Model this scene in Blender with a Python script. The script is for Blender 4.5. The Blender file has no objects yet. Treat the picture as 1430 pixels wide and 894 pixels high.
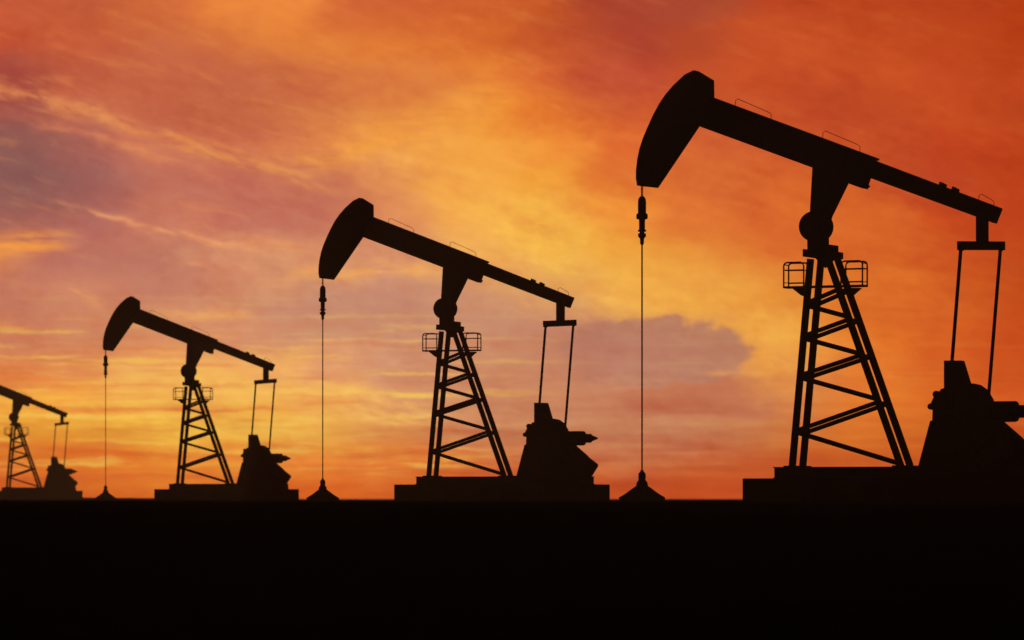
import bpy, bmesh, math, random
from mathutils import Vector, Matrix

# ------------------------------------------------------------------ camera
scene = bpy.context.scene
C = scene.collection
F_PX = 6000.0            # focal length, in pixels of a 1430 px wide frame
EYE = 0.06               # the lens is a hand above the pump site (the camera stands in a shallow dip)
cam_d = bpy.data.cameras.new("camera")
cam = bpy.data.objects.new("camera", cam_d)
C.objects.link(cam)
cam.location = (0.0, 0.0, EYE)
cam.rotation_euler = (math.radians(90), 0, 0)
cam_d.sensor_width = 36.0
cam_d.lens = 36.0 * F_PX / 1430.0
cam_d.shift_y = (696.5 - 447.0) / 1430.0
cam_d.clip_start = 0.05
cam_d.clip_end = 6000.0
cam_d.dof.use_dof = True
cam_d.dof.focus_distance = 135.0
cam_d.dof.aperture_fstop = 1.4
scene.camera = cam

# ------------------------------------------------------------------ colour management
vs = scene.view_settings
vs.view_transform = 'Standard'
vs.look = 'None'
vs.gamma = 1.0
vs.exposure = 0.0
vs.use_curve_mapping = False
scene.render.engine = 'CYCLES'
scene.cycles.use_denoising = True
scene.cycles.volume_bounces = 0
scene.cycles.max_bounces = 2
scene.cycles.diffuse_bounces = 1

SUN_AZ, SUN_EL = -3.7, 1.1          # degrees; azimuth from +Y, positive to the right


def lin(c):
    out = []
    for v in c:
        v = v / 255.0
        out.append(v / 12.92 if v <= 0.04045 else ((v + 0.055) / 1.055) ** 2.4)
    return out


# ------------------------------------------------------------------ sky (world, by direction only)
SKY_K = F_PX / 4055.0      # the cloud field is laid out in units of 1/SKY_K degree


def az_of(px):
    return SKY_K * math.degrees(math.atan((px - 715.0) / F_PX))


def el_of(py):
    return SKY_K * math.degrees(math.atan((696.5 - py) / F_PX))


world = bpy.data.worlds.new("World")
scene.world = world
world.use_nodes = True
NT = world.node_tree
for n in list(NT.nodes):
    NT.nodes.remove(n)


def node(kind, **kw):
    n = NT.nodes.new(kind)
    for k, v in kw.items():
        setattr(n, k, v)
    return n


def put(sock, v):
    if isinstance(v, bpy.types.NodeSocket):
        NT.links.new(v, sock)
    else:
        sock.default_value = v


def M(op, a, b=0.0, c=0.0, clamp=False):
    n = node('ShaderNodeMath', operation=op, use_clamp=clamp)
    put(n.inputs[0], a)
    put(n.inputs[1], b)
    if op in ('MULTIPLY_ADD',):
        put(n.inputs[2], c)
    return n.outputs[0]


def smooth(v, a, b, lo=0.0, hi=1.0):
    n = node('ShaderNodeMapRange', interpolation_type='SMOOTHSTEP')
    put(n.inputs[0], v)
    n.inputs[1].default_value = a
    n.inputs[2].default_value = b
    n.inputs[3].default_value = lo
    n.inputs[4].default_value = hi
    return n.outputs[0]


def vec(x, y, z=0.0):
    n = node('ShaderNodeCombineXYZ')
    put(n.inputs[0], x)
    put(n.inputs[1], y)
    put(n.inputs[2], z)
    return n.outputs[0]


def noise(v, scale=1.0, detail=6.0, rough=0.55, dist=0.0):
    n = node('ShaderNodeTexNoise', noise_dimensions='3D')
    put(n.inputs['Vector'], v)
    n.inputs['Scale'].default_value = scale
    n.inputs['Detail'].default_value = detail
    n.inputs['Roughness'].default_value = rough
    n.inputs['Distortion'].default_value = dist
    return n.outputs[0]


def mix(f, a, b, kind='MIX'):
    n = node('ShaderNodeMix', data_type='RGBA', blend_type=kind)
    put(n.inputs[0], f)
    put(n.inputs[6], a)
    put(n.inputs[7], b)
    return n.outputs[2]


def rgb(c):
    return (*lin(c), 1.0)


tc = node('ShaderNodeTexCoord')
sep = node('ShaderNodeSeparateXYZ')
NT.links.new(tc.outputs['Generated'], sep.inputs[0])
DEG = 180.0 / math.pi
AZ = M('MULTIPLY', M('ARCTAN2', sep.outputs[0], sep.outputs[1]), DEG * SKY_K)
EL = M('MULTIPLY', M('ARCSINE', sep.outputs[2]), DEG * SKY_K)

# wind-drawn warp of the cloud field
P0 = vec(AZ, EL)
w1 = noise(vec(M('MULTIPLY', AZ, 0.35), M('MULTIPLY', EL, 0.8), 3.1), 1.0, 5.0, 0.58)
w2 = noise(vec(M('MULTIPLY', AZ, 0.35), M('MULTIPLY', EL, 0.8), 9.7), 1.0, 5.0, 0.58)
AW = M('MULTIPLY_ADD', M('SUBTRACT', w1, 0.5), 3.4, AZ)
EW = M('MULTIPLY_ADD', M('SUBTRACT', w2, 0.5), 1.3, EL)

COLS = [0, 110, 220, 330, 440, 550, 660, 770, 880, 990, 1100, 1210, 1320, 1430]
ROWS = [
    (-1100, [(96, 48, 52), (92, 46, 52), (90, 44, 50), (92, 44, 48), (96, 46, 46), (98, 46, 44), (98, 44, 42), (96, 42, 40), (92, 40, 40), (88, 38, 40), (86, 36, 38), (84, 36, 38), (82, 34, 38), (80, 34, 38)]),
    (-320, [(168, 74, 52), (178, 82, 54), (176, 78, 52), (170, 72, 50), (176, 76, 48), (188, 82, 46), (192, 80, 42), (180, 70, 40), (168, 62, 40), (166, 60, 38), (172, 62, 34), (170, 58, 32), (162, 52, 30), (154, 48, 28)]),
    (15, [(205, 92, 58), (200, 95, 58), (214, 108, 58), (240, 135, 62), (240, 138, 62), (214, 102, 54), (212, 98, 46), (206, 93, 40), (178, 71, 46), (172, 75, 48), (192, 71, 34), (192, 71, 30), (190, 67, 28), (182, 59, 20)]),
    (60, [(198, 82, 50), (202, 92, 56), (208, 104, 60), (222, 120, 60), (232, 132, 60), (228, 122, 52), (220, 108, 46), (200, 85, 40), (180, 71, 46), (190, 79, 42), (198, 75, 36), (198, 75, 32), (196, 71, 28), (186, 63, 22)]),
    (115, [(172, 72, 62), (200, 98, 68), (206, 108, 68), (204, 108, 66), (216, 116, 64), (240, 142, 62), (240, 138, 56), (222, 105, 50), (206, 83, 50), (200, 81, 42), (208, 83, 38), (206, 81, 34), (200, 75, 34), (196, 71, 30)]),
    (160, [(168, 85, 75), (200, 105, 75), (205, 108, 75), (212, 118, 72), (232, 140, 70), (246, 158, 66), (248, 158, 58), (236, 125, 48), (218, 97, 46), (205, 89, 46), (206, 83, 38), (206, 83, 34), (198, 73, 32), (188, 67, 28)]),
    (205, [(152, 92, 84), (180, 100, 86), (210, 118, 88), (208, 112, 80), (240, 145, 80), (252, 170, 78), (255, 172, 70), (246, 142, 56), (228, 106, 48), (215, 98, 50), (210, 88, 42), (205, 80, 36), (196, 66, 30), (190, 62, 26)]),
    (250, [(146, 92, 88), (172, 100, 92), (200, 115, 95), (202, 112, 90), (205, 112, 85), (232, 145, 85), (255, 175, 75), (250, 165, 60), (232, 118, 50), (222, 108, 50), (216, 98, 44), (208, 84, 38), (200, 70, 30), (194, 66, 26)]),
    (305, [(180, 108, 95), (190, 110, 98), (215, 130, 100), (205, 118, 98), (210, 125, 98), (235, 150, 95), (252, 172, 82), (255, 185, 75), (250, 150, 58), (232, 120, 52), (225, 106, 46), (216, 92, 38), (206, 74, 28), (198, 68, 26)]),
    (350, [(225, 138, 90), (195, 115, 100), (200, 125, 105), (222, 145, 108), (232, 155, 105), (225, 150, 110), (252, 180, 92), (255, 190, 78), (252, 170, 62), (236, 133, 54), (226, 108, 44), (220, 98, 38), (210, 82, 32), (202, 74, 26)]),
    (415, [(205, 125, 100), (215, 135, 105), (210, 135, 110), (222, 148, 110), (210, 145, 118), (210, 145, 120), (215, 152, 118), (235, 168, 105), (255, 180, 80), (250, 168, 66), (240, 138, 50), (230, 114, 40), (214, 90, 30), (206, 80, 26)]),
    (465, [(215, 130, 95), (218, 138, 98), (225, 148, 105), (225, 150, 112), (212, 148, 115), (212, 148, 118), (212, 150, 118), (208, 140, 115), (206, 136, 105), (225, 146, 92), (255, 180, 75), (240, 125, 42), (220, 92, 30), (208, 74, 24)]),
    (515, [(230, 135, 75), (235, 145, 85), (245, 165, 95), (255, 185, 100), (235, 160, 110), (218, 150, 115), (216, 150, 112), (212, 142, 108), (202, 128, 98), (210, 130, 85), (240, 145, 60), (236, 122, 44), (222, 98, 32), (208, 80, 26)]),
    (560, [(248, 158, 58), (250, 165, 65), (255, 185, 85), (255, 190, 90), (250, 178, 88), (222, 148, 100), (218, 145, 100), (214, 136, 95), (206, 122, 84), (206, 115, 72), (226, 125, 52), (238, 126, 42), (224, 100, 30), (212, 82, 26)]),
    (605, [(252, 172, 52), (248, 162, 50), (255, 190, 70), (255, 194, 72), (250, 177, 75), (232, 152, 82), (222, 137, 82), (216, 129, 75), (210, 117, 65), (208, 110, 55), (218, 115, 48), (230, 117, 38), (218, 100, 28), (208, 83, 24)]),
    (650, [(232, 117, 38), (235, 120, 35), (242, 132, 42), (245, 137, 45), (242, 130, 48), (232, 120, 48), (225, 107, 48), (218, 100, 45), (210, 93, 42), (208, 89, 38), (210, 91, 34), (215, 95, 30), (208, 85, 25), (202, 77, 22)]),
    (690, [(215, 90, 30), (220, 94, 28), (225, 97, 28), (230, 102, 28), (230, 100, 28), (222, 96, 30), (215, 83, 30), (208, 79, 30), (204, 75, 28), (204, 73, 26), (206, 75, 26), (206, 77, 24), (202, 73, 22), (196, 67, 20)]),
]
A_MIN, A_MAX = az_of(-120), az_of(1550)
ramp_x = M('DIVIDE', M('SUBTRACT', AW, A_MIN), A_MAX - A_MIN, clamp=True)
sky = None
prev_el = None
for py, cols in reversed(ROWS):
    r = node('ShaderNodeValToRGB')
    r.color_ramp.interpolation = 'EASE'
    el = r.color_ramp.elements
    while len(el) > 1:
        el.remove(el[-1])
    for i, (px, c) in enumerate(zip(COLS, cols)):
        pos = (az_of(px) - A_MIN) / (A_MAX - A_MIN)
        e = el[0] if i == 0 else el.new(pos)
        e.position = pos
        e.color = rgb(c)
    NT.links.new(ramp_x, r.inputs[0])
    e_here = el_of(py)
    if sky is None:
        sky = r.outputs[0]
    else:
        sky = mix(smooth(EW, prev_el, e_here), sky, r.outputs[0])
    prev_el = e_here


# --- separate cloud features in the sky's own azimuth / elevation, frayed by a few shared turbulence fields
FR1 = M('SUBTRACT', noise(vec(M('MULTIPLY', AZ, 0.9), M('MULTIPLY', EL, 1.8), 1.0), 1.0, 6.0, 0.62), 0.5)
FR2 = M('SUBTRACT', noise(vec(M('MULTIPLY', AZ, 1.1), M('MULTIPLY', EL, 2.0), 44.0), 1.0, 6.0, 0.62), 0.5)
TEX_SLANT = smooth(noise(vec(M('MULTIPLY', AZ, 1.2), M('MULTIPLY', M('MULTIPLY_ADD', AZ, 0.28, EL), 6.0), 6.0), 1.0, 5.0, 0.62, 0.4), 0.33, 0.58)
TEX_LEVEL = smooth(noise(vec(M('MULTIPLY', AZ, 0.9), M('MULTIPLY', EL, 7.0), 16.0), 1.0, 5.0, 0.62, 0.3), 0.33, 0.58)


def streak(p, q, width, colour, strength, fray=1.0, ends=0.25):
    """a cloud wisp from direction p to direction q (photo pixels turned into angles)"""
    global sky
    a0, e0, a1, e1 = az_of(p[0]), el_of(p[1]), az_of(q[0]), el_of(q[1])
    L = math.hypot(a1 - a0, e1 - e0)
    ca, sa = (a1 - a0) / L, (e1 - e0) / L
    AA = M('SUBTRACT', AZ, a0)
    EE = M('MULTIPLY_ADD', FR1, fray, M('SUBTRACT', EL, e0))
    u = M('DIVIDE', M('ADD', M('MULTIPLY', AA, ca), M('MULTIPLY', EE, sa)), L)
    v = M('SUBTRACT', M('MULTIPLY', EE, ca), M('MULTIPLY', AA, sa))
    t = M('DIVIDE', v, width)
    g = M('POWER', 0.35, M('MULTIPLY', t, t))
    fu = M('MULTIPLY', smooth(u, -ends, ends), smooth(u, 1.0 - ends, 1.0 + ends, 1.0, 0.0))
    m = M('MULTIPLY', M('MULTIPLY', g, fu), TEX_SLANT if sa < -0.12 else TEX_LEVEL)
    sky = mix(M('MULTIPLY', m, strength), sky, rgb(colour))


def bank(cx, cy, rx, ry, soft, colour, strength, fray=0.6, tilt=0.0):
    """a cloud bank: a frayed oval part of the sky (photo pixels turned into angles; tilt in degrees)"""
    global sky
    k = SKY_K * math.degrees(1 / F_PX)
    ct, st = math.cos(math.radians(tilt)), math.sin(math.radians(tilt))
    A = M('SUBTRACT', M('MULTIPLY_ADD', FR1, fray * 1.6, AZ), az_of(cx))
    E = M('SUBTRACT', M('MULTIPLY_ADD', FR2, fray, EL), el_of(cy))
    U = M('DIVIDE', M('ADD', M('MULTIPLY', A, ct), M('MULTIPLY', E, st)), rx * k)
    V = M('DIVIDE', M('SUBTRACT', M('MULTIPLY', E, ct), M('MULTIPLY', A, st)), ry * k)
    d = M('SQRT', M('ADD', M('MULTIPLY', U, U), M('MULTIPLY', V, V)))
    m = smooth(d, 1.0 - soft, 1.0 + soft, 1.0, 0.0)
    sky = mix(M('MULTIPLY', m, strength), sky, rgb(colour))


bank(-20, 250, 165, 60, 0.6, (142, 92, 88), 0.62, 0.9, -3)
bank(-20, 100, 110, 30, 0.6, (160, 74, 66), 0.4, 0.7)
bank(300, 135, 170, 62, 0.7, (198, 98, 70), 0.6, 1.0, -12)
bank(400, 296, 110, 46, 0.7, (198, 112, 94), 0.5, 0.9, -10)
bank(895, 22, 110, 55, 0.8, (168, 60, 46), 0.42, 1.2)
bank(850, 110, 70, 50, 0.8, (186, 72, 52), 0.5, 1.2)
bank(1180, 150, 100, 42, 0.75, (180, 60, 36), 0.5, 1.2, -15)
bank(1290, 250, 90, 30, 0.75, (190, 66, 36), 0.5, 1.2, -15)
bank(1180, 300, 110, 34, 0.75, (236, 120, 46), 0.5, 1.3, -18)
bank(1120, 70, 120, 36, 0.8, (212, 88, 40), 0.5, 1.3, -15)
bank(1350, 170, 90, 30, 0.8, (210, 82, 34), 0.45, 1.3, -20)
bank(1310, 440, 90, 40, 0.8, (232, 108, 40), 0.5, 1.3, -10)
bank(580, 140, 80, 52, 0.7, (216, 116, 70), 0.5, 1.2)
# the dusky cloud bank right of centre, its blunt right end against the lit sky
bank(860, 548, 240, 92, 0.5, (206, 134, 98), 0.8, 0.7)
bank(980, 555, 112, 30, 0.22, (200, 116, 82), 0.85, 0.7)
bank(985, 420, 150, 60, 0.6, (255, 182, 78), 0.45, 0.9, -12)
bank(1085, 490, 60, 60, 0.6, (252, 172, 72), 0.5, 0.9)
bank(918, 490, 130, 47, 0.09, (190, 128, 104), 0.9, 0.85, -3)
bank(860, 500, 90, 40, 0.7, (196, 128, 106), 0.6, 0.5)

streak((-60, 112), (250, 192), 0.17, (236, 146, 88), 0.8, 0.9)
streak((200, 185), (460, 262), 0.13, (246, 160, 84), 0.65, 0.6, 0.35)
streak((40, 170), (300, 240), 0.12, (226, 134, 92), 0.6, 0.8)
streak((110, 295), (350, 350), 0.075, (244, 160, 108), 0.9, 0.5)
streak((300, 335), (420, 345), 0.14, (246, 164, 104), 0.55, 0.6)
streak((-60, 352), (90, 338), 0.20, (255, 162, 70), 0.95, 0.5)
streak((85, 402), (140, 424), 0.10, (246, 164, 104), 0.7, 0.5)
streak((265, 368), (350, 380), 0.05, (246, 164, 112), 0.7, 0.4)
streak((230, 436), (350, 442), 0.12, (252, 176, 100), 0.8, 0.5)
streak((400, 390), (620, 370), 0.17, (255, 176, 92), 0.7, 0.8)
streak((420, 235), (700, 130), 0.30, (255, 166, 66), 0.55, 1.0)
streak((620, 270), (900, 400), 0.5, (255, 186, 74), 0.4, 1.2)
streak((380, 520), (590, 575), 0.09, (255, 190, 100), 0.7, 0.7)
streak((300, 500), (420, 500), 0.10, (255, 196, 110), 0.7, 0.5)
streak((180, 458), (330, 470), 0.07, (248, 170, 100), 0.6, 0.5)
streak((-60, 448), (70, 462), 0.07, (236, 138, 82), 0.6, 0.5)
streak((-60, 520), (150, 545), 0.10, (238, 128, 66), 0.6, 0.6)
streak((360, 548), (600, 592), 0.08, (255, 190, 96), 0.7, 0.7)
streak((120, 600), (420, 606), 0.14, (255, 190, 72), 0.7, 0.5)
streak((300, 640), (560, 652), 0.06, (250, 130, 52), 0.6, 0.4)
streak((0, 660), (300, 668), 0.05, (240, 104, 40), 0.6, 0.3)
streak((150, 520), (480, 548), 0.20, (255, 196, 92), 0.75, 0.6)
streak((-60, 572), (420, 590), 0.30, (255, 190, 76), 0.6, 0.6)
streak((-60, 555), (130, 560), 0.08, (255, 184, 70), 0.75, 0.3)
streak((-60, 590), (240, 596), 0.16, (255, 186, 62), 0.8, 0.4)
streak((230, 626), (520, 628), 0.08, (255, 172, 62), 0.8, 0.25)
streak((60, 575), (400, 572), 0.05, (236, 122, 58), 0.7, 0.3)
streak((-60, 618), (260, 640), 0.07, (226, 92, 38), 0.7, 0.3)
streak((985, 522), (1072, 521), 0.05, (250, 166, 78), 0.6, 0.5)
streak((1050, 440), (1075, 520), 0.20, (255, 180, 72), 0.5, 0.4)

# --- fine wind-combed texture over everything: slanting aloft, level near the horizon
slant = smooth(EL, 2.0, 5.5, 0.0, 0.30)
ES = M('ADD', EL, M('MULTIPLY', slant, AZ))
f1 = noise(vec(M('MULTIPLY', AZ, 0.55), M('MULTIPLY', ES, 2.4), 20.0), 1.0, 6.0, 0.6, 0.6)
f2 = noise(vec(M('MULTIPLY', AZ, 0.25), M('MULTIPLY', EL, 3.6), 31.0), 1.0, 5.0, 0.6, 0.3)
lowmix = smooth(EL, 1.0, 4.5)
f = node('ShaderNodeMix', data_type='FLOAT')
put(f.inputs[0], lowmix)
put(f.inputs[2], f2)
put(f.inputs[3], f1)
fine = f.outputs[0]
patchy = smooth(noise(vec(M('MULTIPLY', AZ, 0.3), M('MULTIPLY', EL, 0.5), 55.0), 1.0, 3.0, 0.5), 0.3, 0.7, 0.35, 1.0)
blot = noise(vec(M('MULTIPLY', AZ, 0.8), M('MULTIPLY', EL, 1.3), 66.0), 1.0, 6.0, 0.55, 0.3)
mott = noise(vec(M('MULTIPLY', AZ, 3.2), M('MULTIPLY', M('MULTIPLY_ADD', AZ, 0.2, EL), 5.5), 77.0), 1.0, 4.0, 0.6, 0.5)
amp = M('ADD', M('MULTIPLY', M('MULTIPLY', M('SUBTRACT', mott, 0.5), patchy), 0.65), M('MULTIPLY', M('MULTIPLY', M('SUBTRACT', fine, 0.5), patchy), smooth(EL, 1.2, 3.2, 2.3, 0.75)))
# level bars of lit and unlit stratus low on the left, beside the set sun
bar = noise(vec(M('MULTIPLY', AZ, 0.32), M('MULTIPLY_ADD', FR1, 1.6, M('MULTIPLY', EL, 6.5)), 88.0), 1.0, 5.0, 0.62, 0.25)
bmask = M('MULTIPLY', M('MULTIPLY', smooth(EL, 0.1, 0.9), smooth(EL, 2.6, 4.4, 1.0, 0.0)), smooth(AZ, -2.5, 1.5, 1.0, 0.1))
sky = mix(M('MULTIPLY', M('MULTIPLY', smooth(bar, 0.52, 0.66), bmask), 0.75), sky, rgb((255, 202, 88)))
sky = mix(M('MULTIPLY', M('MULTIPLY', smooth(bar, 0.34, 0.47, 1.0, 0.0), bmask), 0.5), sky, rgb((226, 116, 62)))
# soft lit ripples aloft
rip = noise(vec(M('MULTIPLY', AZ, 0.6), M('MULTIPLY', M('MULTIPLY_ADD', AZ, 0.30, EL), 3.4), 91.0), 1.0, 5.0, 0.6, 0.5)
rmask = M('MULTIPLY', smooth(EL, 3.4, 5.0), smooth(AZ, -2.0, 4.0, 1.0, 0.25))
sky = mix(M('MULTIPLY', M('MULTIPLY', smooth(rip, 0.54, 0.70), rmask), 0.2), sky, rgb((248, 158, 80)))
amp = M('ADD', amp, M('MULTIPLY', M('SUBTRACT', blot, 0.5), 0.6))
gv = node('ShaderNodeVectorMath', operation='MULTIPLY')
put(gv.inputs[0], sky)
put(gv.inputs[1], vec(M('MULTIPLY_ADD', amp, 0.35, 1.0), M('MULTIPLY_ADD', amp, 0.85, 1.0), M('MULTIPLY_ADD', amp, 0.75, 1.0)))
low = node('ShaderNodeVectorMath', operation='SCALE')     # the horizon air is the brightest part of the afterglow
put(low.inputs[0], gv.outputs[0])
put(low.inputs[3], smooth(EL, 0.8, 4.0, 1.30, 1.0))
sky = low.outputs[0]

# --- the glow lives round the set sun; away from it the dusk sky is dim
d_az = M('DIVIDE', M('SUBTRACT', AZ, -1.0), 34.0)
d_el = M('DIVIDE', M('SUBTRACT', EL, 4.0), 26.0)
dist = M('SQRT', M('ADD', M('MULTIPLY', d_az, d_az), M('MULTIPLY', d_el, d_el)))
glow = smooth(dist, 0.55, 1.25, 1.0, 0.0)
dusk = node('ShaderNodeTexSky', sky_type='NISHITA')
dusk.sun_disc = False
dusk.sun_elevation = math.radians(SUN_EL)
dusk.sun_rotation = math.radians(SUN_AZ)
dim = node('ShaderNodeVectorMath', operation='SCALE')
NT.links.new(dusk.outputs[0], dim.inputs[0])
dim.inputs[3].default_value = 0.006
total = mix(glow, dim.outputs[0], sky)
bg = node('ShaderNodeBackground')
NT.links.new(total, bg.inputs[0])
bg.inputs[1].default_value = 1.0
wo = node('ShaderNodeOutputWorld')
NT.links.new(bg.outputs[0], wo.inputs[0])

# ------------------------------------------------------------------ sun (almost set, behind the pumps)
sun_d = bpy.data.lights.new("sun", 'SUN')
sun_d.energy = 0.15
sun_d.angle = math.radians(0.5)
sun_d.color = (1.0, 0.50, 0.20)
sun = bpy.data.objects.new("sun", sun_d)
C.objects.link(sun)
sdir = Vector((math.sin(math.radians(SUN_AZ)) * math.cos(math.radians(SUN_EL)),
               math.cos(math.radians(SUN_AZ)) * math.cos(math.radians(SUN_EL)),
               math.sin(math.radians(SUN_EL))))
sun.rotation_euler = sdir.to_track_quat('Z', 'Y').to_euler()
sun.location = (0, 0, 60)


# ------------------------------------------------------------------ materials
def material(name, base, base2, rough, scale, bump=0.2, metallic=0.0, spec=0.25):
    m = bpy.data.materials.new(name)
    m.use_nodes = True
    nt = m.node_tree
    b = nt.nodes['Principled BSDF']
    b.inputs['Roughness'].default_value = rough
    b.inputs['Metallic'].default_value = metallic
    b.inputs['Specular IOR Level'].default_value = spec
    t = nt.nodes.new('ShaderNodeTexCoord')
    n = nt.nodes.new('ShaderNodeTexNoise')
    n.inputs['Scale'].default_value = scale
    n.inputs['Detail'].default_value = 7
    n.inputs['Roughness'].default_value = 0.6
    r = nt.nodes.new('ShaderNodeValToRGB')
    r.color_ramp.elements[0].position = 0.38
    r.color_ramp.elements[1].position = 0.68
    r.color_ramp.elements[0].color = (*base, 1)
    r.color_ramp.elements[1].color = (*base2, 1)
    nt.links.new(t.outputs['Object'], n.inputs['Vector'])
    nt.links.new(n.outputs[0], r.inputs[0])
    nt.links.new(r.outputs[0], b.inputs['Base Color'])
    bp = nt.nodes.new('ShaderNodeBump')
    bp.inputs['Strength'].default_value = bump
    bp.inputs['Distance'].default_value = 0.02
    nt.links.new(n.outputs[0], bp.inputs['Height'])
    nt.links.new(bp.outputs[0], b.inputs['Normal'])
    return m


MAT = {
    'paint': material('dark_machine_paint', (0.022, 0.021, 0.020), (0.040, 0.030, 0.024), 0.75, 2.2, 0.15),
    'steel': material('oily_dark_steel', (0.026, 0.025, 0.024), (0.045, 0.034, 0.026), 0.7, 5.0, 0.1),
    'wire': material('wire_rope', (0.05, 0.045, 0.04), (0.08, 0.06, 0.045), 0.7, 20.0, 0.1),
    'rail': material('rusty_rail_tube', (0.07, 0.035, 0.02), (0.10, 0.05, 0.028), 0.8, 6.0, 0.1),
    'concrete': material('oil_stained_concrete', (0.030, 0.028, 0.026), (0.055, 0.052, 0.047), 0.95, 1.6, 0.3, spec=0.1),
    'soil': material('dark_packed_soil', (0.018, 0.015, 0.012), (0.034, 0.027, 0.021), 1.0, 0.5, 0.6, spec=0.0),
}

# ------------------------------------------------------------------ mesh helpers
PXM = 50.0                # photo pixels per metre at the nearest pumpjack
TH = math.radians(20.0)   # each pumpjack is seen 20 degrees off its side view
CO, SI = math.cos(TH), math.sin(TH)
DREF = 127.0
U0, V0 = 1255.0, 696.5    # where the middle of the base stands in the photograph


def pt(px, py, y=0.0):
    """photo position of the nearest pumpjack -> metres in the pumpjack's own frame, on the plane 'y' metres off its middle"""
    u, v = (px - U0) / PXM, (V0 - py) / PXM
    x = (u * (1 + y * CO / DREF) - y * SI) / (CO + u * SI / DREF)
    d = -x * SI + y * CO
    return Vector((x, y, EYE + v * (1 + d / DREF)))


def add_prism(bm, outline, y=0.0, hw=0.15, inset=True):
    us = [p[0] for p in outline]
    lo, hi = min(us), max(us)
    mid, half = (lo + hi) / 2, (hi - lo) / 2
    k = max(0.1, 1 - hw * SI * PXM / half) if inset else 1.0
    pts = [pt(mid + (px - mid) * k, py, y) for px, py in outline]
    a = [bm.verts.new((p.x, y - hw, p.z)) for p in pts]
    b = [bm.verts.new((p.x, y + hw, p.z)) for p in pts]
    bm.faces.new(a)
    bm.faces.new(list(reversed(b)))
    n = len(pts)
    for i in range(n):
        j = (i + 1) % n
        bm.faces.new((a[j], a[i], b[i], b[j]))


def add_box(bm, c, s):
    x, y, z = c
    hx, hy, hz = s[0] / 2, s[1] / 2, s[2] / 2
    v = [bm.verts.new((x + i * hx, y + j * hy, z + k * hz)) for i in (-1, 1) for j in (-1, 1) for k in (-1, 1)]
    for f in ((0, 1, 3, 2), (4, 6, 7, 5), (0, 4, 5, 1), (2, 3, 7, 6), (0, 2, 6, 4), (1, 5, 7, 3)):
        bm.faces.new([v[i] for i in f])


def add_bar(bm, p, q, w, d, up=Vector((0, 1, 0))):
    """rectangular bar from p to q: w across in the drawing plane, d along 'up'"""
    t = (q - p).normalized()
    s = t.cross(up).normalized()
    o = s.cross(t).normalized()
    vs_ = []
    for c in (p, q):
        for i, j in ((-1, -1), (1, -1), (1, 1), (-1, 1)):
            vs_.append(bm.verts.new(c + s * (i * w / 2) + o * (j * d / 2)))
    for f in ((3, 2, 1, 0), (4, 5, 6, 7), (0, 1, 5, 4), (1, 2, 6, 5), (2, 3, 7, 6), (3, 0, 4, 7)):
        bm.faces.new([vs_[i] for i in f])


def add_angle(bm, p, q, w, t, flip=1, side=1):
    """L-section bar: one flange in the drawing plane, one across it"""
    add_bar(bm, p, q, w, t)
    d = (q - p).normalized()
    s = d.cross(Vector((0, 1, 0))).normalized()
    o = s * (flip * (w / 2 - t / 2)) + Vector((0, side * (w / 2 + t / 2), 0))
    add_bar(bm, p + o, q + o, t, w)


def add_tube(bm, path, r, seg=8):
    rings = []
    n = len(path)
    for i, p in enumerate(path):
        t = (path[min(i + 1, n - 1)] - path[max(i - 1, 0)]).normalized()
        a = Vector((0, 0, 1)) if abs(t.z) < 0.9 else Vector((0, 1, 0))
        s = t.cross(a).normalized()
        o = s.cross(t)
        rings.append([bm.verts.new(p + (s * math.cos(k * 2 * math.pi / seg) + o * math.sin(k * 2 * math.pi / seg)) * r) for k in range(seg)])
    for i in range(n - 1):
        for k in range(seg):
            l = (k + 1) % seg
            bm.faces.new((rings[i][k], rings[i][l], rings[i + 1][l], rings[i + 1][k]))
    bm.faces.new(list(reversed(rings[0])))
    bm.faces.new(rings[-1])


def add_lathe(bm, prof, c, axis='z', seg=24):
    """prof: (radius, height) pairs turned about an axis through c"""
    rings = []
    for r, h in prof:
        ring = []
        for k in range(seg):
            a = 2 * math.pi * k / seg
            if axis == 'z':
                p = (c.x + r * math.cos(a), c.y + r * math.sin(a), c.z + h)
            elif axis == 'y':
                p = (c.x + r * math.cos(a), c.y + h, c.z + r * math.sin(a))
            else:
                p = (c.x + h, c.y + r * math.cos(a), c.z + r * math.sin(a))
            ring.append(bm.verts.new(p))
        rings.append(ring)
    for i in range(len(rings) - 1):
        for k in range(seg):
            l = (k + 1) % seg
            bm.faces.new((rings[i][k], rings[i][l], rings[i + 1][l], rings[i + 1][k]))
    bm.faces.new(list(reversed(rings[0])))
    bm.faces.new(rings[-1])


def part(name, bm, mat, parent=None, bevel=0.0, smooth_angle=None):
    bmesh.ops.recalc_face_normals(bm, faces=bm.faces[:])
    if bevel:
        bmesh.ops.bevel(bm, geom=[e for e in bm.edges if len(e.link_faces) == 2 and e.calc_face_angle(0) > 0.5],
                        offset=bevel, segments=2, affect='EDGES', profile=0.6, clamp_overlap=True)
    me = bpy.data.meshes.new(name)
    bm.to_mesh(me)
    bm.free()
    me.materials.append(MAT[mat])
    if smooth_angle:
        me.shade_smooth()
        me.set_sharp_from_angle(angle=math.radians(smooth_angle))
    o = bpy.data.objects.new(name, me)
    C.objects.link(o)
    if parent is not None:
        o.parent = parent
    return o


def new():
    return bmesh.new()


# ------------------------------------------------------------------ ground
FAR = ((86.0 - 114.0 * 0.29 - 715.0) / PXM / 0.29, F_PX / PXM / 0.29)


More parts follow.
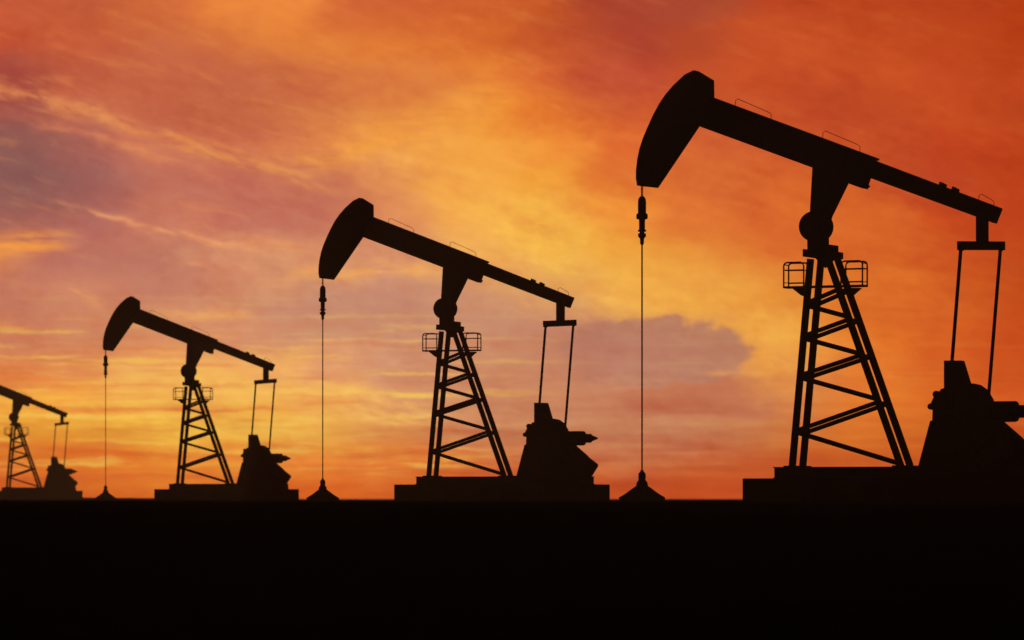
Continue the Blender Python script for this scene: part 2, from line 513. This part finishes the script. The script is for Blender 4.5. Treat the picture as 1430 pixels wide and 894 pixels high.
def ground_height(x, y):
    r = math.hypot(x * 0.6, y)
    t = min(1.0, max(0.0, (r - 6.0) / 46.0))
    dip = -1.55 * (1 - t * t * (3 - 2 * t))
    n = 0.018 * math.sin(x * 0.31 + 1.3) * math.sin(y * 0.23 + 0.4) + 0.010 * math.sin(x * 1.1 + y * 0.7)
    rise = 0.20 * math.exp(-((x - FAR[0]) ** 2 + (y - FAR[1]) ** 2) / 18.0 ** 2)   # the farthest pump stands on a low rise
    return dip - 0.02 + n + rise


bm = new()
xs, ys = [], []


def steps(a, b, n, p=2.2):
    return [a + (b - a) * (i / n) ** p for i in range(n + 1)]


half = steps(0, 950, 70)
xs = [-v for v in reversed(half[1:])] + half
ys = [-v for v in reversed(steps(0, 950, 40)[1:])] + steps(0, 950, 150, 1.9)
grid = [[bm.verts.new((x, y, ground_height(x, y))) for x in xs] for y in ys]
for j in range(len(ys) - 1):
    for i in range(len(xs) - 1):
        bm.faces.new((grid[j][i], grid[j][i + 1], grid[j + 1][i + 1], grid[j + 1][i]))
ground = part('ground', bm, 'soil', smooth_angle=60)
ground['kind'] = 'structure'


# ------------------------------------------------------------------ the pumpjack
def make_pumpjack():
    root = bpy.data.objects.new('pumpjack', None)
    C.objects.link(root)
    # --- base: concrete foundation and steel skid
    zt, zs = pt(1255, 668).z, pt(1255, 652).z
    b = new()
    xl, xr = pt(1040, 668).x + 1.1 * SI, pt(1471, 668).x - 1.1 * SI
    add_box(b, ((xl + xr) / 2, 0, (zt - 0.12) / 2), (xr - xl, 2.2, zt + 0.12))
    part('foundation', b, 'concrete', root, 0.02)
    b = new()
    xl, xr = pt(1082, 652).x + 0.9 * SI, pt(1440, 652).x - 0.9 * SI
    hz = zs - zt
    for s in (-1, 1):                       # two I-beam runners and cross members
        add_box(b, ((xl + xr) / 2, s * 0.78, zt + hz / 2), (xr - xl, 0.05, hz - 0.05))
        add_box(b, ((xl + xr) / 2, s * 0.78, zs - 0.0125), (xr - xl, 0.24, 0.025))
        add_box(b, ((xl + xr) / 2, s * 0.78, zt + 0.0125), (xr - xl, 0.24, 0.025))
    for i in range(9):
        x = xl + 0.08 + (xr - xl - 0.16) * i / 8
        add_box(b, (x, 0, zt + hz / 2), (0.14, 1.50, hz - 0.06))
    part('skid', b, 'steel', root)

    # --- samson post: two A-frames a metre apart, laced with braces
    fr = (-0.41, 0.41)                      # the two frames
    for k, y in enumerate(fr):
        for (tx, bx, gap) in ((1139.5, 1114.0, 7.3), (1163.0, 1264.5, 6.5)):
            off = gap * (-1 if k == 0 else 1)
            b = new()
            add_bar(b, pt(tx + off, 361, y), pt(bx + off, 651, y), 0.172, 0.13)
            f = pt(bx + off, 651, y)
            add_box(b, (f.x, y, zs + 0.02), (0.40, 0.34, 0.036))
            part('leg', b, 'paint', root)

    def leg_x(side, py):
        t = (py - 361.0) / 290.0
        return 1139 + (1114 - 1139) * t if side == 'l' else 1163 + (1263 - 1163) * t

    for (yl, yr, both) in ((603, 563, True), (603, 647, False), (525, 497, True), (527, 557, False),
                           (470, 447, True), (472, 494, False), (424, 405, True), (426, 442, False)):
        for k, y in enumerate(fr):
            if not both and k == 1:
                continue
            off = 7.2 * (-1 if k == 0 else 1)
            dy = (1.1 if k == 1 else -1.1) if both else 0
            b = new()
            yy = y + (0.03 if k == 0 else -0.03)
            add_bar(b, pt(leg_x('l', yl) + off, yl + dy, yy), pt(leg_x('r', yr) + off, yr + dy, yy), 0.122 if both else 0.135, 0.05)
            part('brace', b, 'paint', root)
    for (side, py) in (('l', 602), ('l', 524), ('l', 470), ('l', 424), ('r', 563), ('r', 497), ('r', 447), ('r', 405)):
        b = new()
        add_bar(b, pt(leg_x(side, py) - 7.8, py, fr[0]) + Vector((0, 0.07, 0)), pt(leg_x(side, py) + 7.8, py, fr[1]) - Vector((0, 0.07, 0)), 0.13, 0.10, Vector((0, 0, 1)))
        part('cross_strut', b, 'paint', root)
    # --- tower top
    b = new()
    add_prism(b, [(1121.6, 348.5), (1121.6, 359), (1177.6, 360.5), (1177.6, 351), (1172, 350.5)], 0, 0.52)
    add_prism(b, [(1152, 341.5), (1152, 350), (1171, 351), (1171, 342)], 0, 0.30)
    add_prism(b, [(1127.5, 318), (1128, 349.5), (1158, 349.8), (1157.5, 318)], 0, 0.30)
    for y in fr:
        add_prism(b, [(1138, 359), (1168, 360), (1160, 368), (1153, 374), (1146, 368)], y * 0.9, 0.02)
    part('tower_cap', b, 'paint', root)
    b = new()
    c = pt(1140, 316)
    add_lathe(b, [(0.20, -0.40), (0.20, -0.31), (0.40, -0.30), (0.42, -0.27), (0.42, 0.27), (0.40, 0.30), (0.20, 0.31), (0.20, 0.40)], c, 'y', 40)
    part('centre_bearing', b, 'paint', root, 0, 35)

    # --- catwalk between the frames with a railed basket at each end
    b = new()
    zf = pt(1150, 400).z
    xl, xr = pt(1094, 400).x + 0.20 * SI, pt(1212, 400).x - 0.20 * SI
    add_box(b, ((xl + xr) / 2, 0, zf), (xr - xl, 0.40, 0.055))
    cat = part('catwalk', b, 'paint', root)
    for tri in ([(1106, 402), (1128, 402), (1128, 414), (1122, 412)], [(1204, 402), (1180, 402), (1186, 414), (1190, 412)]):
        b = new()
        add_prism(b, tri, 0, 0.14)
        part('bracket', b, 'paint', cat)
    for (xo, xi) in ((xl, pt(1126, 380).x), (xr, pt(1178, 380).x)):
        b = new()
        d = 1 if xi > xo else -1
        zr = pt(1150, 365.5).z
        for y in (-0.19, 0.19):
            add_tube(b, [Vector((xo + d * 0.02, y, zf)), Vector((xo + d * 0.02, y, zr - 0.09)), Vector((xo + d * 0.045, y, zr - 0.03)),
                         Vector((xo + d * 0.11, y, zr)), Vector((xi - d * 0.10, y, zr)), Vector((xi - d * 0.03, y, zr - 0.03)), Vector((xi, y, zr - 0.10)), Vector((xi, y, zf))], 0.024)
            add_tube(b, [Vector((xo + d * 0.02, y, pt(1150, 376).z)), Vector((xi, y, pt(1150, 376).z))], 0.014)
            add_tube(b, [Vector((xo + d * 0.02, y, pt(1150, 394).z)), Vector((xi, y, pt(1150, 394).z))], 0.012)
        for z in (zr - 0.06, pt(1150, 376).z):
            add_tube(b, [Vector((xo + d * 0.02, -0.19, z)), Vector((xo + d * 0.02, 0.19, z))], 0.016)
        part('railing', b, 'rail', cat)

    # --- walking beam
    b = new()
    top = [(990, 131.5), (1225, 220.8)]
    bot = [(975, 173), (1211, 261.3)]
    add_prism(b, [top[0], top[1], bot[1], bot[0]], 0, 0.07, False)
    for (p, q) in ((top[0], top[1]), (bot[0], bot[1])):
        P, Q = pt(*p), pt(*q)
        n = (Q - P).normalized().cross(Vector((0, 1, 0)))
        s = 1 if p == bot[0] else -1
        n = n * (0.032 if (n.z > 0) == (s > 0) else -0.032)
        add_bar(b, P + n, Q + n, 0.06, 0.40)
    for i in range(1, 6):                   # web stiffeners
        t = i / 6
        p = pt(top[0][0] + (top[1][0] - top[0][0]) * t, top[0][1] + (top[1][1] - top[0][1]) * t + 2)
        q = pt(bot[0][0] + (bot[1][0] - bot[0][0]) * t, bot[0][1] + (bot[1][1] - bot[0][1]) * t - 2)
        add_bar(b, p, q, 0.03, 0.34)
    rt = [(1215, 221.5), (1397, 292)]
    rb = [(1206, 244.5), (1389, 313)]
    add_prism(b, [rt[0], rt[1], rb[1], rb[0]], 0, 0.06, False)
    for (p, q, s) in ((rt[0], rt[1], 1), (rb[0], rb[1], -1)):
        P, Q = pt(*p), pt(*q)
        n = (Q - P).normalized().cross(Vector((0, 1, 0)))
        n = n * (-0.025 if n.z * s > 0 else 0.025)
        add_bar(b, P + n, Q + n, 0.05, 0.30)
    P, Q = pt(1395.5, 293), pt(1388, 312)
    add_bar(b, P, Q, 0.05, 0.30)
    beam = part('walking_beam', b, 'paint', root)
    b = new()
    add_prism(b, [(1135.5, 233), (1187, 252), (1160.5, 301), (1155, 318), (1128, 318), (1131.5, 297)], 0, 0.16)
    for y in (-0.19, 0.19):
        add_prism(b, [(1145, 238), (1174, 249), (1152, 300), (1138, 300)], y, 0.028)
    part('saddle', b, 'paint', beam)
    b = new()
    add_prism(b, [(1186, 249), (1214, 259), (1211.5, 263.5), (1186, 257)], 0, 0.24)
    part('clamp_plate', b, 'paint', beam)
    # bolt blocks on the tail
    for (x, y) in ((1317.3, 257.5), (1334.8, 264.2)):
        b = new()
        add_prism(b, [(x - 5.4, y - 3.2), (x + 5.4, y + 1.0), (x + 3.2, y + 8.0), (x - 7.6, y + 3.8)], 0, 0.10)
        part('bolt_block', b, 'steel', beam, 0.015)
    # thin handrails along the top
    for (p, q, h) in (((1026.6, 146.5), (1077, 165.8), 10.5), ((1149, 193), (1201, 212.5), 11), ((1366, 281), (1387, 289), 9)):
        b = new()
        y = 0.13
        add_tube(b, [pt(p[0], p[1] + 1, y), pt(p[0] + 0.6, p[1] - h + 2, y), pt(p[0] + 4, p[1] - h, y), pt(q[0] - 3, q[1] - h, y), pt(q[0], q[1] - h + 2.5, y), pt(q[0], q[1] + 1, y)], 0.0095, 6)
        part('handrail', b, 'rail', beam)
    # --- horsehead
    arc = [(974, 95.7), (960.7, 101.6), (942.8, 117), (931, 130), (921.6, 143), (912.5, 159), (904.5, 175.5), (897.5, 191), (892.5, 205.5), (889.3, 220), (887.3, 236), (887.2, 247), (889, 257)]
    b = new()
    add_prism(b, arc + [(913, 259.5), (975.5, 173), (997.4, 134), (997, 109)], 0, 0.20)
    hh = part('horsehead', b, 'paint', root, 0.012)
    b = new()                               # raised edge ribs on the cheeks
    for y in (-0.214, 0.214):
        add_prism(b, [(972, 102), (990, 113), (990, 131), (969, 171), (911, 252), (905, 250), (962, 168), (982, 131), (982, 118), (970, 110)], y, 0.012, False)
    part('stiffener', b, 'paint', hh)

    # --- bridle, carrier bar, polished rod (all hang plumb below the arc)
    rod = pt(895.7, 300)
    zz = lambda py: pt(895.7, py).z
    b = new()
    for y in (-0.045, 0.045):
        add_tube(b, [Vector((rod.x, y, zz(250))), Vector((rod.x, y, zz(276)))], 0.016, 6)
    part('bridle', b, 'wire', root)
    b = new()
    c = Vector((rod.x, 0, 0))
    add_lathe(b, [(0.05, zz(271.5)), (0.10, zz(274.5)), (0.118, zz(279)), (0.118, zz(295)), (0.165, zz(297)), (0.165, zz(303)),
                  (0.088, zz(304.5)), (0.085, zz(318)), (0.12, zz(319)), (0.12, zz(321)), (0.07, zz(321.6)), (0.07, zz(323.4)),
                  (0.115, zz(324)), (0.115, zz(328)), (0.06, zz(331)), (0.055, zz(338)), (0.026, zz(340))], c, 'z', 20)
    part('carrier_bar', b, 'steel', root, 0, 30)
    b = new()
    add_tube(b, [Vector((rod.x, 0, zz(338))), Vector((rod.x, 0, zz(662)))], 0.024, 8)
    part('polished_rod', b, 'wire', root)

    # --- equalizer and pitmans
    yp = 27.5 / PXM / SI                    # half the pitman spread
    b = new()
    c = pt(1369.5, 344)
    add_bar(b, pt(1369.5 - 31, 344, -yp - 0.22), pt(1369.5 + 31, 344, yp + 0.22), 0.12, 0.245, Vector((0, 0, 1)))   # rides level on its pivot as seen here
    eq = part('equalizer', b, 'paint', root, 0.02)
    b = new()
    add_prism(b, [(1362, 297), (1362, 341), (1380, 341), (1380, 303)], 0, 0.10)
    part('hanger', b, 'paint', eq)
    for s in (-1, 1):
        x1, x2 = 1369 + s * 27.5, 1350.5 + s * 27.3
        b = new()
        add_bar(b, pt(x1, 345, s * yp), pt(x2, 580, s * yp), 0.075, 0.085)
        p = pt(x1, 347, s * yp)
        add_lathe(b, [(0.085, -0.09), (0.085, 0.09)], p, 'y', 16)
        part('pitman_arm', b, 'paint', root)
        # crank with its counterweight, turned so the pin is up and the weight hangs low and behind
        b = new()
        pin = pt(x2, 578, s * yp)
        yc = s * (yp - 0.22)
        sh = 27.3 * s
        shc = s * (yp - 0.22) * SI * PXM
        add_prism(b, [(1338 + shc, 566), (1348 + shc, 565), (1404 + shc, 612), (1384 + shc, 640), (1336 + shc, 588)], yc, 0.09)
        add_lathe(b, [(0.10, -0.16), (0.10, 0.16), (0.06, 0.2)], Vector((pin.x, pin.y - s * 0.1, pin.z)), 'y', 16)
        cr = part('crank', b, 'steel', root)
        b = new()
        yw = s * (yp - 0.42)
        shw = yw * SI * PXM
        add_prism(b, [(1373 + shw, 588), (1426 + shw, 627), (1427 + shw, 631), (1410 + shw, 657), (1404 + shw, 658), (1352 + shw, 618)], yw, 0.10)
        part('counterweight', b, 'steel', cr, 0.02)

    # --- gear reducer on its pedestal
    b = new()
    add_prism(b, [(1301, 588), (1398, 590), (1426, 655), (1426, 668), (1278, 668), (1282, 652)], 0, 0.50)
    part('pedestal', b, 'paint', root, 0.015)
    b = new()
    add_prism(b, [(1315, 544), (1340, 538), (1355, 535.5), (1366, 537.5), (1377.5, 544.5), (1387, 558), (1391, 574), (1391, 592), (1301, 592), (1302, 566)], 0, 0.42)
    red = part('gear_reducer', b, 'paint', root, 0.02)
    b = new()
    add_prism(b, [(1317.5, 504), (1344.5, 504), (1355.5, 536), (1362, 560), (1317.5, 560)], -0.12, 0.16)
    part('belt_guard', b, 'paint', red, 0.015)
    b = new()
    for (x, y, r) in ((1308, 551, 0.10), (1300.5, 568, 0.09)):
        add_lathe(b, [(r, -0.08), (r, 0.08)], pt(x, y), 'y', 14)
    add_bar(b, pt(1309, 549), pt(1300, 569), 0.09, 0.08)
    add_bar(b, pt(1304, 560), pt(1318, 564), 0.13, 0.08)
    part('brake_lever', b, 'steel', red)
    # --- motor carried behind the reducer
    b = new()
    c = pt(1390, 575.3)
    Lm = pt(1419, 575).x - c.x
    add_lathe(b, [(0.20, -0.25), (0.29, -0.15), (0.29, Lm - 0.05), (0.275, Lm), (0.18, Lm + 0.02), (0.175, Lm + 0.28), (0.13, Lm + 0.31)], c, 'x', 24)
    for i in range(10):                     # cooling fins
        a = 2 * math.pi * i / 10
        add_bar(b, Vector((c.x + 0.02, c.y + 0.285 * math.cos(a), c.z + 0.285 * math.sin(a))),
                Vector((c.x + Lm - 0.1, c.y + 0.285 * math.cos(a), c.z + 0.285 * math.sin(a))), 0.02, 0.02)
    add_box(b, (c.x + Lm * 0.45, 0.30, c.z), (0.22, 0.14, 0.18))
    mo = part('motor', b, 'paint', root, 0, 35)
    b = new()
    add_lathe(b, [(0.12, Lm + 0.30), (0.11, Lm + 0.36), (0.045, Lm + 0.52), (0.03, Lm + 0.56)], c, 'x', 16)
    part('shaft_cover', b, 'steel', mo, 0, 35)
    return root


def copy_tree(o, parent=None):
    c = o.copy()
    C.objects.link(c)
    if parent is not None:
        c.parent = parent
        c.matrix_parent_inverse = o.matrix_parent_inverse.copy()
    for ch in [x for x in o.children]:
        copy_tree(ch, c)
    return c


def make_wellhead():
    root = bpy.data.objects.new('wellhead', None)
    C.objects.link(root)
    zz = lambda py: (V0 - py) / PXM + EYE - 0.02
    o = Vector((0, 0, 0))
    b = new()
    add_lathe(b, [(0.66, -0.15), (0.66, zz(693.5)), (0.55, zz(690.5)), (0.40, zz(685.5)), (0.27, zz(680.5)), (0.165, zz(677))], o, 'z', 32)
    part('casing_mound', b, 'concrete', root, 0, 40)
    b = new()
    add_lathe(b, [(0.168, zz(679)), (0.165, zz(674)), (0.145, zz(671.5)), (0.105, zz(669)), (0.098, zz(667)), (0.108, zz(666)), (0.105, zz(660)), (0.08, zz(658)), (0.05, zz(656.5)), (0.04, zz(654.5))], o, 'z', 24)
    part('stuffing_box', b, 'steel', root, 0, 30)
    return root


# ------------------------------------------------------------------ put them out across the field
PUMPS = [  # equalizer position in the photograph, size against the nearest one, label
    (1369.0, 1.000, 'nearest and largest black pumpjack, its motor and base cut off at the right side'),
    (781.5, 0.696, 'second largest black pumpjack, in the middle, its horsehead left of a railed catwalk'),
    (370.5, 0.466, 'small dark brown pumpjack, whole in view, left of the middle one'),
    (86.0, 0.290, 'farthest, blurred brown pumpjack with its horsehead cut off at the left side'),
]
WELL_LABELS = [
    'largest black wellhead mound under the rod of the nearest pumpjack',
    'mid-sized black wellhead mound under the rod of the middle pumpjack',
    'smallest wellhead mound, far left, under the rod of the small brown pumpjack',
]
proto = make_pumpjack()
well = make_wellhead()
for i, (eqx, s, label) in enumerate(PUMPS):
    o = proto if i == 0 else copy_tree(proto)
    px = eqx + (U0 - 1369.0) * s
    y = F_PX / (PXM * s)
    x = (px - 715.0) / F_PX * y
    az = math.atan2(x, y)
    o.location = (x, y, 0.20 if i == 3 else 0)
    o.rotation_euler = (0, 0, -az - TH)
    o['label'] = label
    o['category'] = 'pumpjack'
    o['group'] = 'oil pumpjacks across the field'
    if i < 3:
        w = well if i == 0 else copy_tree(well)
        rod = pt(895.7, 300)
        r = Matrix.Rotation(-az - TH, 4, 'Z') @ Vector((rod.x, 0, 0))
        w.location = (x + r.x, y + r.y, 0)
        w['label'] = WELL_LABELS[i]
        w['category'] = 'wellhead'
        w['group'] = 'wellheads below the horseheads'

# ------------------------------------------------------------------ evening haze over the field
bm = new()
add_box(bm, (0, 0, 6.5), (2000, 2000, 19))
hz = bpy.data.materials.new('evening_haze')
hz.use_nodes = True
nt = hz.node_tree
for n in list(nt.nodes):
    nt.nodes.remove(n)
out = nt.nodes.new('ShaderNodeOutputMaterial')
pv = nt.nodes.new('ShaderNodeVolumePrincipled')
pv.inputs['Color'].default_value = (0.95, 0.9, 0.85, 1)
pv.inputs['Density'].default_value = 0.0005
pv.inputs['Anisotropy'].default_value = 0.6
nt.links.new(pv.outputs[0], out.inputs['Volume'])
MAT['haze'] = hz
haze = part('haze', bm, 'haze')
haze['kind'] = 'stuff'
